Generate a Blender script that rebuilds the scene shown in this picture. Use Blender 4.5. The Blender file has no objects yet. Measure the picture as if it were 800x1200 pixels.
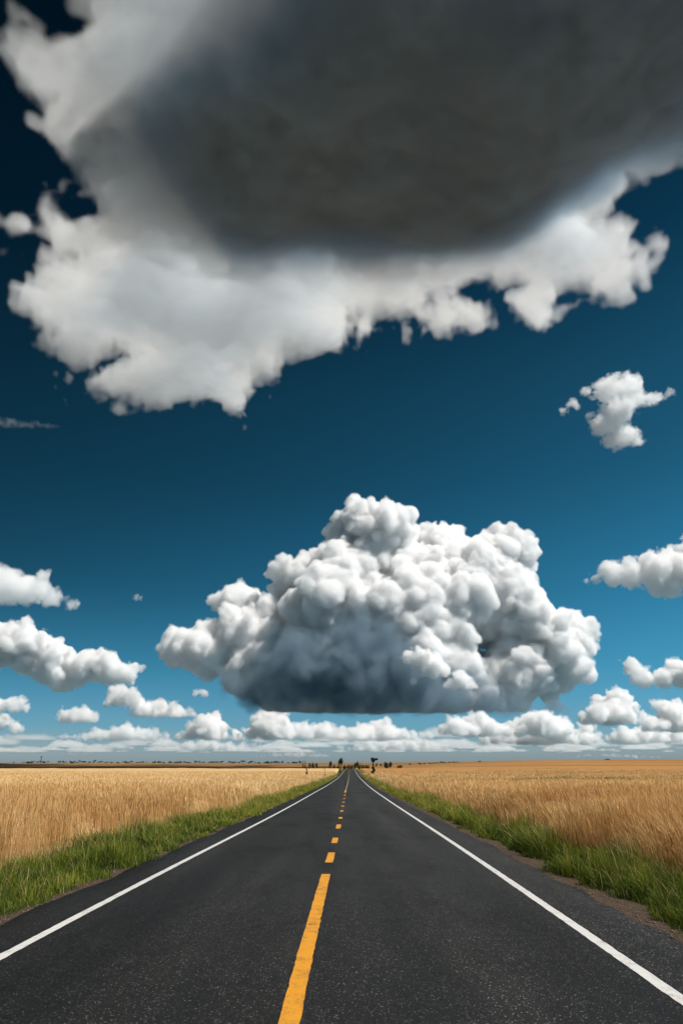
import bpy, math, random
import numpy as np
from mathutils import Vector

# ------------------------------------------------------------------ camera, world, sun, exposure
sc = bpy.context.scene
COL = sc.collection
R = math.radians
FPX = 800.0                       # focal length in pixels of the 800x1200 photograph (24 mm on a 36 mm tall frame)
PITCH = math.atan(297 / 800)
EYE = 1.85
cam = bpy.data.cameras.new('camera')
cam.sensor_fit = 'VERTICAL'; cam.sensor_height = 36; cam.sensor_width = 24; cam.lens = 24
cam.clip_start = 0.1; cam.clip_end = 300000
cam_ob = bpy.data.objects.new('camera', cam); COL.objects.link(cam_ob)
cam_ob.location = (0, 0, EYE); cam_ob.rotation_euler = (R(90) + PITCH, 0, 0)
sc.camera = cam_ob

SUN = Vector((0.60, -0.22, 0.95)).normalized()          # towards the sun: high on the right, a little behind the camera
SUN_EL = math.asin(SUN.z); SUN_AZ = math.atan2(SUN.x, SUN.y)
w = bpy.data.worlds.new('World'); sc.world = w; w.use_nodes = True
nt = w.node_tree; nt.nodes.clear()
wo = nt.nodes.new('ShaderNodeOutputWorld'); bg = nt.nodes.new('ShaderNodeBackground')
sky = nt.nodes.new('ShaderNodeTexSky'); sky.sky_type = 'NISHITA'; sky.sun_disc = False
sky.sun_elevation = SUN_EL; sky.sun_rotation = SUN_AZ; sky.air_density = 1.0; sky.dust_density = 0.6; sky.ozone_density = 3.0
tc = nt.nodes.new('ShaderNodeTexCoord'); sx = nt.nodes.new('ShaderNodeSeparateXYZ')
nt.links.new(tc.outputs['Generated'], sx.inputs[0])
ramp = nt.nodes.new('ShaderNodeValToRGB')              # the polarised, deep teal grade of this sky, by height above the horizon
SKY_TINT = [(0.00, (0.31, 0.39, 0.52)), (0.02, (0.29, 0.39, 0.52)), (0.05, (0.18, 0.36, 0.50)), (0.125, (0.092, 0.315, 0.385)),
            (0.23, (0.052, 0.235, 0.265)), (0.38, (0.033, 0.160, 0.172)), (0.50, (0.027, 0.128, 0.134)), (0.64, (0.0097, 0.066, 0.077)), (0.84, (0.002, 0.027, 0.028))]
cr = ramp.color_ramp
while len(cr.elements) < len(SKY_TINT): cr.elements.new(0.5)
for e, (p, c) in zip(cr.elements, SKY_TINT): e.position = p; e.color = (*c, 1)
nt.links.new(sx.outputs[2], ramp.inputs[0])
mul = nt.nodes.new('ShaderNodeMix'); mul.data_type = 'RGBA'; mul.blend_type = 'MULTIPLY'; mul.inputs[0].default_value = 1
nt.links.new(sky.outputs[0], mul.inputs[6]); nt.links.new(ramp.outputs[0], mul.inputs[7])
# the sky is deeper away from the sun's side (left) than towards it (right), as through a polariser
def wmath(op, a, b, clamp=False):
    q = nt.nodes.new('ShaderNodeMath'); q.operation = op; q.use_clamp = clamp
    for s_, v_ in zip(q.inputs, (a, b)):
        if isinstance(v_, (int, float)): s_.default_value = v_
        else: nt.links.new(v_, s_)
    return q.outputs[0]
up = wmath('MULTIPLY', sx.outputs[2], 4.0, True)
side_f = wmath('ADD', wmath('MULTIPLY', wmath('MULTIPLY', sx.outputs[0], 0.95), up), 1.0)
vm_ = nt.nodes.new('ShaderNodeVectorMath'); vm_.operation = 'SCALE'
nt.links.new(mul.outputs[2], vm_.inputs[0]); nt.links.new(wmath('MAXIMUM', side_f, 0.35), vm_.inputs['Scale'])
nt.links.new(vm_.outputs[0], bg.inputs['Color']); bg.inputs['Strength'].default_value = 0.15
nt.links.new(bg.outputs[0], wo.inputs['Surface'])

sl = bpy.data.lights.new('sun', 'SUN'); sl.energy = 5.0; sl.angle = R(0.53); sl.color = (1.0, 0.955, 0.89)
so = bpy.data.objects.new('sun', sl); COL.objects.link(so); so.rotation_euler = SUN.to_track_quat('Z', 'Y').to_euler()
vs = sc.view_settings
vs.view_transform = 'Standard'; vs.look = 'None'; vs.exposure = 0.28; vs.gamma = 1.0; vs.use_curve_mapping = False
cy = sc.cycles
cy.use_adaptive_sampling = True; cy.adaptive_threshold = 0.02; cy.use_denoising = True
try: cy.denoiser = 'OPENIMAGEDENOISE'
except Exception: pass
cy.max_bounces = 12; cy.diffuse_bounces = 3; cy.glossy_bounces = 2; cy.transmission_bounces = 3; cy.transparent_max_bounces = 8
cy.volume_bounces = 20; cy.volume_step_rate = 2.0; cy.volume_max_steps = 512
cy.caustics_reflective = False; cy.caustics_refractive = False

# ------------------------------------------------------------------ small helpers
cP, sP = math.cos(PITCH), math.sin(PITCH)
def ray(px, py):
    """Direction through a photo pixel, scaled so that its depth along the lens axis is 1."""
    u = (px - 400) / FPX; v = (600 - py) / FPX
    return np.array([u, cP - v * sP, sP + v * cP])
def at_dist(px, py, Y):
    d = ray(px, py); k = Y / d[1]
    return d * k + np.array([0, 0, EYE]), k              # point, depth (metres = px * depth / FPX)
def tag(o, label=None, cat=None, group=None, kind=None):
    if label: o['label'] = label
    if cat: o['category'] = cat
    if group: o['group'] = group
    if kind: o['kind'] = kind
    return o
def empty(name, loc):
    o = bpy.data.objects.new(name, None); COL.objects.link(o); o.location = loc; o.empty_display_size = 0.5
    return o
def sstep(a, b, x):
    t = np.clip((x - a) / (b - a), 0, 1); return t * t * (3 - 2 * t)
def mesh_np(name, verts, faces_flat, sizes, mats, parent=None, attrs=None, smooth=False, mat_idx=None, loc=None):
    """verts (n,3); faces_flat: loop vertex indices; sizes: verts per face."""
    me = bpy.data.meshes.new(name)
    verts = np.asarray(verts, np.float32); faces_flat = np.asarray(faces_flat, np.int32); sizes = np.asarray(sizes, np.int32)
    me.vertices.add(len(verts)); me.vertices.foreach_set('co', verts.ravel())
    me.loops.add(len(faces_flat)); me.loops.foreach_set('vertex_index', faces_flat)
    me.polygons.add(len(sizes)); st = np.zeros(len(sizes), np.int32); st[1:] = np.cumsum(sizes)[:-1]
    me.polygons.foreach_set('loop_start', st)
    if mat_idx is not None: me.polygons.foreach_set('material_index', np.asarray(mat_idx, np.int32))
    me.update(calc_edges=True)
    for k, (typ, arr) in (attrs or {}).items():
        a = me.attributes.new(k, typ, 'POINT')
        a.data.foreach_set('color' if typ == 'FLOAT_COLOR' else 'value', np.asarray(arr, np.float32).ravel())
    if smooth: me.polygons.foreach_set('use_smooth', np.ones(len(sizes), bool))
    me.validate()
    for m in (mats if isinstance(mats, (list, tuple)) else [mats]): me.materials.append(m)
    o = bpy.data.objects.new(name, me); COL.objects.link(o)
    if parent is not None: o.parent = parent
    if loc is not None: o.location = loc
    return o
def grid_mesh(name, X, Y, Z, mats, **kw):
    """X,Y,Z (m,n) arrays -> a sheet."""
    m, n = X.shape
    v = np.stack([X, Y, Z], -1).reshape(-1, 3)
    i = np.arange(m * n).reshape(m, n)
    f = np.stack([i[:-1, :-1], i[:-1, 1:], i[1:, 1:], i[1:, :-1]], -1).reshape(-1, 4)
    return mesh_np(name, v, f.ravel(), np.full(len(f), 4), mats, smooth=True, **kw)

# value noise on a regular lattice (cubic B-spline), separable
def _wm(n, L, cell, off):
    x = np.arange(n) / cell + off; i = x.astype(int); f = x - i
    M = np.zeros((n, L), np.float32); r = np.arange(n)
    for k, wt in enumerate(((1 - f) ** 3 / 6, (3 * f**3 - 6 * f**2 + 4) / 6, (-3 * f**3 + 3 * f**2 + 3 * f + 1) / 6, f**3 / 6)):
        M[r, i + k] += wt
    return M
def noise3(shape, cell, seed):
    r = np.random.default_rng(seed)
    cells = cell if isinstance(cell, (tuple, list)) else (cell,) * 3
    Ls = [int(s / c) + 6 for s, c in zip(shape, cells)]
    A = r.standard_normal(Ls).astype(np.float32) * 2.0
    for ax in range(3):
        A = np.moveaxis(np.tensordot(_wm(shape[ax], Ls[ax], cells[ax], r.random()), A, axes=(1, ax)), 0, ax)
    return A
def fbm3(shape, cell, octs, seed, g=0.5, billow=False):
    a = 0; k = 1.0
    for o in range(octs):
        c = [max(x / 2**o, 1.0) for x in (cell if isinstance(cell, (tuple, list)) else (cell,) * 3)]
        if min(c) < 1.4: break
        n = noise3(shape, c, seed + o)
        a = a + k * (np.abs(n) * 1.6 - 0.75 if billow else n); k *= g
    return a
def noise2(x, y, seed=0, octs=4, g=0.5):
    """Scattered-point 2-D value noise (sum of octaves) on arrays x, y."""
    out = np.zeros(np.broadcast(x, y).shape, np.float64); k = 1.0
    rs = np.random.default_rng(seed)
    T = rs.standard_normal((256, 256))
    for o in range(octs):
        xs = x * 2**o + 31.7 * o; ys = y * 2**o + 17.3 * o
        xi = np.floor(xs).astype(np.int64); yi = np.floor(ys).astype(np.int64)
        fx = xs - xi; fy = ys - yi; fx = fx * fx * (3 - 2 * fx); fy = fy * fy * (3 - 2 * fy)
        t = lambda a, b: T[a & 255, b & 255]
        out += k * ((t(xi, yi) * (1 - fx) + t(xi + 1, yi) * fx) * (1 - fy) + (t(xi, yi + 1) * (1 - fx) + t(xi + 1, yi + 1) * fx) * fy)
        k *= g
    return out

# ------------------------------------------------------------------ node helpers
class NT:
    def __init__(s, name):
        s.m = bpy.data.materials.new(name); s.m.use_nodes = True; s.t = s.m.node_tree; s.t.nodes.clear()
        s.out = s.n('ShaderNodeOutputMaterial')
    def n(s, typ, **kw):
        x = s.t.nodes.new(typ)
        for k, v in kw.items(): setattr(x, k, v)
        return x
    def l(s, a, b): s.t.links.new(a, b)
    def set(s, sock, v):
        if hasattr(v, 'is_linked') or isinstance(v, bpy.types.NodeSocket): s.l(v, sock)
        else: sock.default_value = v
    def coord(s, scale=(1, 1, 1)):
        g = s.n('ShaderNodeNewGeometry'); m = s.n('ShaderNodeMapping'); s.l(g.outputs['Position'], m.inputs[0]); m.inputs['Scale'].default_value = scale
        return m.outputs[0]
    def noise(s, vec, scale, detail=4, rough=0.55):
        x = s.n('ShaderNodeTexNoise'); s.l(vec, x.inputs['Vector']); x.inputs['Scale'].default_value = scale
        x.inputs['Detail'].default_value = detail; x.inputs['Roughness'].default_value = rough; return x.outputs['Fac']
    def ramp(s, fac, stops, interp='LINEAR'):
        x = s.n('ShaderNodeValToRGB'); e = x.color_ramp; e.interpolation = interp
        while len(e.elements) < len(stops): e.elements.new(0.5)
        for q, (p, c) in zip(e.elements, stops):
            q.position = p; q.color = (*(c if isinstance(c, (tuple, list)) else (c,) * 3), 1)
        s.l(fac, x.inputs[0]); return x.outputs[0]
    def mix(s, fac, a, b, mode='MIX'):
        x = s.n('ShaderNodeMix', data_type='RGBA', blend_type=mode)
        s.set(x.inputs[0], fac)
        for sock, v in ((x.inputs[6], a), (x.inputs[7], b)):
            if isinstance(v, (tuple, list)): sock.default_value = (*v, 1)
            else: s.l(v, sock)
        return x.outputs[2]
    def math(s, op, a, b=0.0, c=None):
        x = s.n('ShaderNodeMath', operation=op); s.set(x.inputs[0], a); s.set(x.inputs[1], b)
        if c is not None: s.set(x.inputs[2], c)
        return x.outputs[0]
    def bump(s, h, strength, dist):
        x = s.n('ShaderNodeBump'); x.inputs['Strength'].default_value = strength; x.inputs['Distance'].default_value = dist; s.l(h, x.inputs['Height']); return x.outputs[0]
    def attr(s, name): 
        x = s.n('ShaderNodeAttribute', attribute_name=name); return x
    def principled(s, col, rough=0.8, bump=None, spec=0.3):
        p = s.n('ShaderNodeBsdfPrincipled')
        if isinstance(col, (tuple, list)): p.inputs['Base Color'].default_value = (*col, 1)
        else: s.l(col, p.inputs['Base Color'])
        s.set(p.inputs['Roughness'], rough); p.inputs['Specular IOR Level'].default_value = spec
        if bump is not None: s.l(bump, p.inputs['Normal'])
        s.l(p.outputs[0], s.out.inputs['Surface']); return p

def blade_material(name, stops, transl=0.35, rough=0.6):
    """stops: ramp over the per-blade tint; 'root' runs 0 at the root to 1 at the tip."""
    N = NT(name)
    c = N.ramp(N.attr('tint').outputs['Fac'], stops)
    d = N.n('ShaderNodeBsdfPrincipled'); N.l(c, d.inputs['Base Color']); d.inputs['Roughness'].default_value = rough; d.inputs['Specular IOR Level'].default_value = 0.2
    t = N.n('ShaderNodeBsdfTranslucent'); N.l(c, t.inputs['Color'])
    m = N.n('ShaderNodeMixShader'); m.inputs[0].default_value = transl
    N.l(d.outputs[0], m.inputs[1]); N.l(t.outputs[0], m.inputs[2]); N.l(m.outputs[0], N.out.inputs['Surface'])
    return N.m

def flat_mat(name, col, rough=0.8, var=0.25, scale=3.0, spec=0.3):
    N = NT(name); n = N.noise(N.coord(), scale)
    c = N.mix(n, tuple(x * (1 - var) for x in col), tuple(min(x * (1 + var), 1) for x in col))
    N.principled(c, rough, spec=spec); return N.m

# asphalt
N = NT('asphalt')
co = N.coord()
v1 = N.n('ShaderNodeTexVoronoi'); N.l(co, v1.inputs['Vector']); v1.inputs['Scale'].default_value = 85
sv = N.n('ShaderNodeSeparateColor'); N.l(v1.outputs['Color'], sv.inputs[0])
stone = N.ramp(sv.outputs[0], [(0.0, 0.55), (0.55, 0.8), (0.80, 1.2), (0.90, 2.8), (0.965, 11.0), (1.0, 30.0)])
core = N.ramp(v1.outputs['Distance'], [(0.0, 1.0), (0.38, 1.0), (0.62, 0.35), (1.0, 0.2)])
fine = N.ramp(N.noise(co, 260, 3), [(0.3, 0.5), (0.7, 1.5)])
lane = N.noise(N.coord((1.1, 0.045, 1)), 1.0, 4)
laneC = N.ramp(lane, [(0.3, (0.0068, 0.0066, 0.0063)), (0.5, (0.0112, 0.0106, 0.0099)), (0.7, (0.0185, 0.0172, 0.0158))])
patch = N.ramp(N.noise(N.coord((0.5, 0.16, 1)), 1.0, 5, 0.65), [(0.3, 0.72), (0.7, 1.3)])
c = N.mix(1.0, laneC, patch, 'MULTIPLY')
tex = N.mix(1.0, stone, core, 'MULTIPLY'); tex = N.mix(1.0, tex, fine, 'MULTIPLY')
c = N.mix(1.0, c, tex, 'MULTIPLY')
c = N.mix(0.15, c, laneC)
gx_ = N.n('ShaderNodeSeparateXYZ'); N.l(N.coord(), gx_.inputs[0])
wide = N.n('ShaderNodeMapRange'); N.l(gx_.outputs[0], wide.inputs[0]); wide.inputs[1].default_value = -3.4; wide.inputs[2].default_value = 1.2; wide.inputs[3].default_value = 0.62; wide.inputs[4].default_value = 1.0
wide.interpolation_type = 'SMOOTHSTEP'   # asphalt gets darker towards the left
c = N.mix(1.0, c, wide.outputs[0], 'MULTIPLY')
h = N.mix(0.5, core, fine)
trk = N.math('COSINE', N.math('MULTIPLY', gx_.outputs[0], 3.7))          # paler, polished wheel tracks
trk = N.math('MULTIPLY_ADD', trk, 0.16, 1.0)
c = N.mix(1.0, c, trk, 'MULTIPLY')
N.principled(c, N.ramp(patch, [(0.7, 0.74), (1.0, 0.62)]), N.bump(h, 0.6, 0.004), 0.22)
M_ASPH = N.m

def paint(name, col, worn):
    N = NT(name); co = N.coord()
    n1 = N.noise(co, 120, 3); n2 = N.noise(co, 5, 4, 0.6)
    k = N.math('ADD', N.math('MULTIPLY', n1, 0.75), N.math('MULTIPLY', n2, 0.45))
    hole = N.ramp(k, [(worn - 0.03, 1.0), (worn + 0.03, 0.0)])
    cc = N.mix(N.noise(co, 30, 4), tuple(x * 0.78 for x in col), col)
    c = N.mix(hole, cc, (0.035, 0.034, 0.033))
    N.principled(c, 0.65, N.bump(n1, 0.35, 0.003), 0.35); return N.m
M_WHITE = paint('white_road_paint', (0.58, 0.57, 0.55), 0.485)
M_YELL = paint('yellow_road_paint', (0.64, 0.275, 0.012), 0.52)

# ------------------------------------------------------------------ road course and terrain height
RY = np.array([-30, 0, 9, 14, 29, 43, 80, 116, 190, 260, 340, 430, 513, 560, 640, 900, 1500])
RZ = np.array([0, 0, -.03, -.09, -.30, -.48, -.85, -1.18, -1.58, -1.75, -1.62, -1.15, -.72, -.85, -2.0, -6, -8])
RX = np.array([-.5, -.42, -.31, -.22, 0, .14, .5, .95, 1.9, 2.75, 3.7, 4.8, 5.9, 6.6, 8, 12, 20])
def _smooth(ys, vs):
    t = np.arange(-30, 1500, 1.0); v = np.interp(t, ys, vs)
    for _ in range(2): v = np.convolve(np.pad(v, 8, mode='edge'), np.ones(17) / 17, 'valid')
    return t, v
_TZ, _VZ = _smooth(RY, RZ); _TX, _VX = _smooth(RY, RX)
def road_z(y): return np.interp(y, _TZ, _VZ)
def road_x(y): return np.interp(y, _TX, _VX)
A_L, A_R = -4.17, 4.22          # asphalt edges, measured from the road's centre line
G_L, G_R = 6.35, 6.3             # where the grass gives way to wheat
def height(x, y):
    dx = x - road_x(y); a = np.abs(dx)
    base = road_z(y)
    far = np.maximum(y, np.hypot(x, y) * 0.9)
    Lf = np.interp(far, [0, 513, 600, 900, 1300, 2300, 3200, 5000, 12000, 60000], [0, 0, -1.0, -6, -4, 9, 12, -5, -80, -300])
    Rf = np.interp(far, [0, 200, 513, 900, 1500, 2500, 3500, 5000, 12000, 60000], [0, .1, 1.2, 3.2, 9, 19, 27, 5, -60, -300])
    side = sstep(-0.02, 0.34, x / np.maximum(np.abs(y), 60.0))
    b2 = np.where(far < 513, base, np.interp(513, _TZ, _VZ))
    field = b2 + Lf * (1 - side) + Rf * side
    near = sstep(480, 620, far)
    base = np.where(a < 30, base * (1 - near) + field * near, field)
    prof = np.interp(a, [0, 4.1, 4.35, 5.2, 6.5, 9, 30], [-.05, -.05, -.03, -.10, -.05, .05, .1])
    n = noise2(x / 3.0, y / 3.0, 5, 3) * 0.05 * sstep(4.4, 6, a)
    und = noise2(x / 400.0, y / 400.0, 8, 3) * 1.2 * sstep(650, 1500, far) + noise2(x / 60, y / 60, 9, 2) * 0.12 * sstep(12, 60, a)
    return base + prof + n + und
def hit(px, py, lift=0.0):
    """Where the sight line through a photo pixel first meets the land (raised by lift)."""
    d = ray(px, py); ts = np.geomspace(4, 9000, 4000)
    P = d[None, :] * ts[:, None]; z = P[:, 2] + EYE
    g = height(P[:, 0], P[:, 1]) + lift
    k = int(np.argmax(z < g)) if (z < g).any() else len(ts) - 1
    return float(P[k, 0]), float(P[k, 1]), float(g[k] - lift), float(ts[k])

# ground sheet: fine by the road, growing coarser outwards to the horizon
yy = np.concatenate([-30 - 40 * 1.25 ** np.arange(22, -1, -1), np.arange(-30, 0, 3.0), np.arange(0, 40, 0.5), 40 * 1.022 ** np.arange(0, 340)])
yy = yy[yy < 60000]
sxx = np.sinh(np.linspace(-1, 1, 361) * 9.2); sxx = sxx / sxx.max() * 30000
Xg, Yg = np.meshgrid(sxx, yy)
Xg = Xg + road_x(Yg) * (np.abs(Xg) < 2000)
Zg = height(Xg, Yg)
dx = Xg - road_x(Yg); a = np.abs(dx); edge = np.where(dx < 0, G_L, G_R)
far = np.maximum(Yg, np.hypot(Xg, Yg) * 0.9)
side = sstep(-0.02, 0.3, Xg / np.maximum(np.abs(Yg), 60.0))
dirt = np.array([.070, .049, .034]); green = np.array([.085, .12, .018]); soil = np.array([.30, .19, .08]); brown = np.array([.20, .11, .045]); bounce_land = np.array([.10, .15, .17]); orange = np.array([.27, .135, .042]); gold = np.array([.46, .29, .125])
def lerp(p, q, t): return p * (1 - t[..., None]) + q * t[..., None]
C = lerp(dirt * np.ones(Xg.shape + (3,)), green, sstep(4.9, 5.6, a + .25 * noise2(Xg, Yg, 3, 2)))
C = lerp(C, soil, sstep(edge - .3, edge + .5, a))
C = lerp(C, lerp(brown * np.ones_like(C), orange, side), sstep(520, 640, far))
C = lerp(C, np.array([.30, .26, .07]), (far > 560) * (far < 1500) * sstep(40, 10, np.abs(dx - 12)))
C = lerp(C, bounce_land, sstep(3300, 4200, far))  # land out of sight, tinted to bounce cool light up at the clouds
C = lerp(C, bounce_land, sstep(0, 400, np.abs(Xg) - .60 * np.maximum(Yg, 0) - 160))
C = lerp(C, bounce_land, sstep(-40, -200, Yg) * (a > 12))
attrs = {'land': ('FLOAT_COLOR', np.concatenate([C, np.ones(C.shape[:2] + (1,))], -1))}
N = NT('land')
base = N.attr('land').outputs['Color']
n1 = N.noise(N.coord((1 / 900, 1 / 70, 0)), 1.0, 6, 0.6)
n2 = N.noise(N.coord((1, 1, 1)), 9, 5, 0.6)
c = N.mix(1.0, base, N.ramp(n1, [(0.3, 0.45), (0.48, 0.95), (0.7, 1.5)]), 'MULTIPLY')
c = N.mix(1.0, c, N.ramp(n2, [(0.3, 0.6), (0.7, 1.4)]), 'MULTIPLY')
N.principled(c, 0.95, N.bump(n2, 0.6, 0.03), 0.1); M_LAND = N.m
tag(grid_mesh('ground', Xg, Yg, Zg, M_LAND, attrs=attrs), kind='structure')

# road slab
ry = np.concatenate([np.arange(-20, 60, 0.12), 60 * 1.01 ** np.arange(0, 225)])
cols = np.linspace(0, 1, 17)
jl = noise2(ry / 1.3, ry * 0, 21, 4) * 0.055; jr = noise2(ry / 1.3, ry * 0 + 9, 22, 4) * 0.06
L = A_L + jl; Rr = A_R + jr
Xr = road_x(ry)[:, None] + L[:, None] + (Rr - L)[:, None] * cols[None]
Zr = road_z(ry)[:, None] + 0.0 * cols[None] - 0.015 * (np.abs(cols[None] - .5) * 2) ** 2
X5 = np.concatenate([Xr[:, :1] - .05, Xr, Xr[:, -1:] + .05], 1); Z5 = np.concatenate([Zr[:, :1] - .12, Zr, Zr[:, -1:] - .12], 1)
tag(grid_mesh('road', X5, np.repeat(ry[:, None], 19, 1), Z5, M_ASPH), kind='structure')

def strip(y0, y1, off, width, jit=0.004, n=None):
    ys = np.linspace(y0, y1, n) if n else np.concatenate([[y0], ry[(ry > y0 + .02) & (ry < y1 - .02)], [y1]])
    jl = noise2(ys * 9, ys * 0 + off, 31, 2) * jit; jr = noise2(ys * 9, ys * 0 + off, 32, 2) * jit
    x0 = road_x(ys) + off - width / 2 + jl; x1 = road_x(ys) + off + width / 2 + jr
    def zz(x):
        q = (x - road_x(ys) - A_L) / (A_R - A_L); return road_z(ys) - 0.015 * (np.abs(q - .5) * 2) ** 2 + 0.005
    return np.stack([x0, x1], 1), np.stack([ys, ys], 1), np.stack([zz(x0), zz(x1)], 1)
def strips_mesh(name, strips, mat):
    V = []; F = []; b = 0
    for X, Y, Z in strips:
        m = len(X); V.append(np.stack([X, Y, Z], -1).reshape(-1, 3)); i = np.arange(m * 2).reshape(m, 2) + b; b += 2 * m
        F.append(np.stack([i[:-1, 0], i[:-1, 1], i[1:, 1], i[1:, 0]], -1).reshape(-1, 4))
    F = np.concatenate(F)
    return mesh_np(name, np.concatenate(V), F.ravel(), np.full(len(F), 4), mat)
W_L, W_R = -3.32, 3.26
tag(strips_mesh('road_edge_line', [strip(-15, 515, W_L, 0.125)], M_WHITE), kind='structure')
tag(strips_mesh('road_edge_line', [strip(-15, 515, W_R, 0.135)], M_WHITE), kind='structure')
dashes = [(-15, None, 1028)]
ds = [strip(-15, hit(380, 1028)[1], -.085, .17)]
for yb, yt in ((1014, 1002), (990.5, 984), (973, 968), (961, 959), (952.3, 951), (946.3, 945.3), (941.5, 940.6), (937, 936.3), (933, 932), (929.5, 926)):
    y0, y1 = hit(388, yb)[1], hit(388, yt)[1]
    if y1 <= y0: y1 = y0 * 1.05
    ds.append(strip(y0, y1, -.085, .17 if y0 < 80 else .13, n=None if y1 - y0 > 2 else 6))
tag(strips_mesh('road_centre_line', ds, M_YELL), kind='structure')

M_FADE = paint('faded_yellow_road_paint', (0.30, 0.235, 0.11), 0.50)
tag(strips_mesh('road_centre_line', [strip(hit(400, 925.2)[1], 500, -.085, .13)], M_FADE), kind='structure')

# ------------------------------------------------------------------ wheat and grass
rng = np.random.default_rng(7)
def blades(px, py, base_z, hgt, wid, lean, prof, tint, face=None):
    """Curved strips. prof: list of (t along, relative width); last point is a tip."""
    n = len(px); ang = rng.uniform(0, 2 * math.pi, n) if face is None else face
    la = lean[1]; ld = lean[0]
    S = len(prof); V = np.zeros((n, 2 * S - 1, 3), np.float32); T = np.zeros((n, 2 * S - 1), np.float32)
    cx, sx_ = np.cos(ang), np.sin(ang)
    for k, (t, wr) in enumerate(prof):
        bend = ld * hgt * t ** 2
        ox = px + bend * np.cos(la); oy = py + bend * np.sin(la); oz = base_z + hgt * t * (1 - 0.35 * np.minimum(ld, 1) * t)
        hw = wid * wr / 2
        if k < S - 1:
            V[:, 2 * k] = np.stack([ox - cx * hw, oy - sx_ * hw, oz], -1); V[:, 2 * k + 1] = np.stack([ox + cx * hw, oy + sx_ * hw, oz], -1)
        else: V[:, 2 * k] = np.stack([ox, oy, oz], -1)
    q = []
    for k in range(S - 2): q += [2 * k, 2 * k + 1, 2 * k + 3, 2 * k + 2]
    tri = [2 * S - 4, 2 * S - 3, 2 * S - 2]
    loc = np.array(q + tri); sizes = np.array([4] * (S - 2) + [3])
    F = (loc[None] + (np.arange(n) * (2 * S - 1))[:, None]).ravel()
    T[:] = tint[:, None]
    return V.reshape(-1, 3), F, np.tile(sizes, n), T.ravel()
def scatter(n_try, ymin, ymax, dens):
    """Random points with density dens(d) per m2 in a fan a little wider than the picture."""
    out = []
    edges = np.geomspace(ymin, ymax, 40)
    for y0, y1 in zip(edges[:-1], edges[1:]):
        hwid = 0.56 * y1 + 3.5; area = (y1 - y0) * 2 * hwid
        n = int(area * dens((y0 + y1) / 2))
        out.append(np.stack([rng.uniform(-hwid, hwid, n), rng.uniform(y0, y1, n)], -1))
    return np.concatenate(out)
def build(name, parts, mat, **kw):
    V = []; F = []; S = []; T = []; b = 0
    for v, f, s, t in parts: V.append(v); F.append(f + b); S.append(s); T.append(t); b += len(v)
    return mesh_np(name, np.concatenate(V), np.concatenate(F), np.concatenate(S), mat, attrs={'tint': ('FLOAT', np.concatenate(T))}, smooth=True, **kw)

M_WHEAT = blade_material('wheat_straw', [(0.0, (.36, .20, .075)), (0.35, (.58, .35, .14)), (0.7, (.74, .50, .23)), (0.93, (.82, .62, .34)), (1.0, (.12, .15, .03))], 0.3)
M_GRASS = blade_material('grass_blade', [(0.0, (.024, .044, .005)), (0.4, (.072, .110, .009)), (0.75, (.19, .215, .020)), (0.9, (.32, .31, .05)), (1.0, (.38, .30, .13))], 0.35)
N = NT('wheat_canopy')
a1 = N.noise(N.coord((1 / 22, 1 / 3.5, 0)), 1.0, 6, 0.62); a2 = N.noise(N.coord((3, 3, 1)), 3, 5, 0.7)
c = N.ramp(a1, [(0.28, (.38, .235, .10)), (0.5, (.52, .34, .155)), (0.72, (.62, .42, .20))])
c = N.mix(N.attr('warm').outputs['Fac'], c, (.34, .165, .052))
c = N.mix(N.attr('weed').outputs['Fac'], c, (.10, .13, .025))
c = N.mix(1.0, c, N.ramp(a2, [(0.3, 0.6), (0.7, 1.35)]), 'MULTIPLY')
N.principled(c, 0.9, N.bump(a2, 0.8, 0.08), 0.1); M_CAN = N.m

WH = 1.06
def edge_x(y, s):
    return road_x(y) + s * ((G_L if s < 0 else G_R) + 0.50 * noise2(y / 3.2, y * 0 + s * 3, 41, 4, .6) + 0.2)
def weed_at(x, y):      # the green weedy streak out in the right-hand field and a few soft patches
    s = np.exp(-((y - 108 - .15 * (x - 30)) / 9.0) ** 2) * sstep(10, 22, x) * sstep(62, 40, x)
    s2 = sstep(.9, 1.7, noise2(x / 14.0, y / 6.0, 77, 3)) * sstep(30, 60, y) * (x > 0)
    return np.clip(s * (.6 + .6 * noise2(x / 3, y / 3, 78, 2)) + .6 * s2, 0, 1)
def low_at(x, y): return noise2(x / 6.0, y / 3.0, 61, 3) * 0.10
for s in (-1, 1):
    cy_ = np.concatenate([np.arange(-4, 60, 0.6), 60 * 1.02 ** np.arange(0, 110)]); cy_ = cy_[cy_ < 521]
    q = np.concatenate([[0.0, 0.02, .12, .35, .8], 1.2 * 1.05 ** np.arange(0, 132)])
    Xc = edge_x(cy_, s)[:, None] + s * (q[None] + 0.45)
    Yc = np.repeat(cy_[:, None], len(q), 1)
    top = np.interp(q, [0, .02, .12, .35, .8, 1.2], [-.1, .05, .2, .38, .52, .62])
    top = top[None] + (low_at(Xc, Yc) + noise2(Xc / .5, Yc / .5, 63, 2) * .03) * (q[None] > .3)
    top = top * sstep(521, 505, Yc)
    Zc = height(Xc, Yc) + top
    att = {'warm': ('FLOAT', np.clip((.3 + .65 * sstep(40, 260, np.hypot(Xc, Yc))) * (s > 0), 0, 1) * np.ones_like(Xc)), 'weed': ('FLOAT', weed_at(Xc, Yc))}
    o = grid_mesh('wheat_field', Xc, Yc, Zc, M_CAN, attrs=att)
    tag(o, ('golden wheat field left of the road seen as one mass' if s < 0 else 'orange gold wheat field right of the road seen as one mass'), 'wheat field', kind='stuff')

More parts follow.
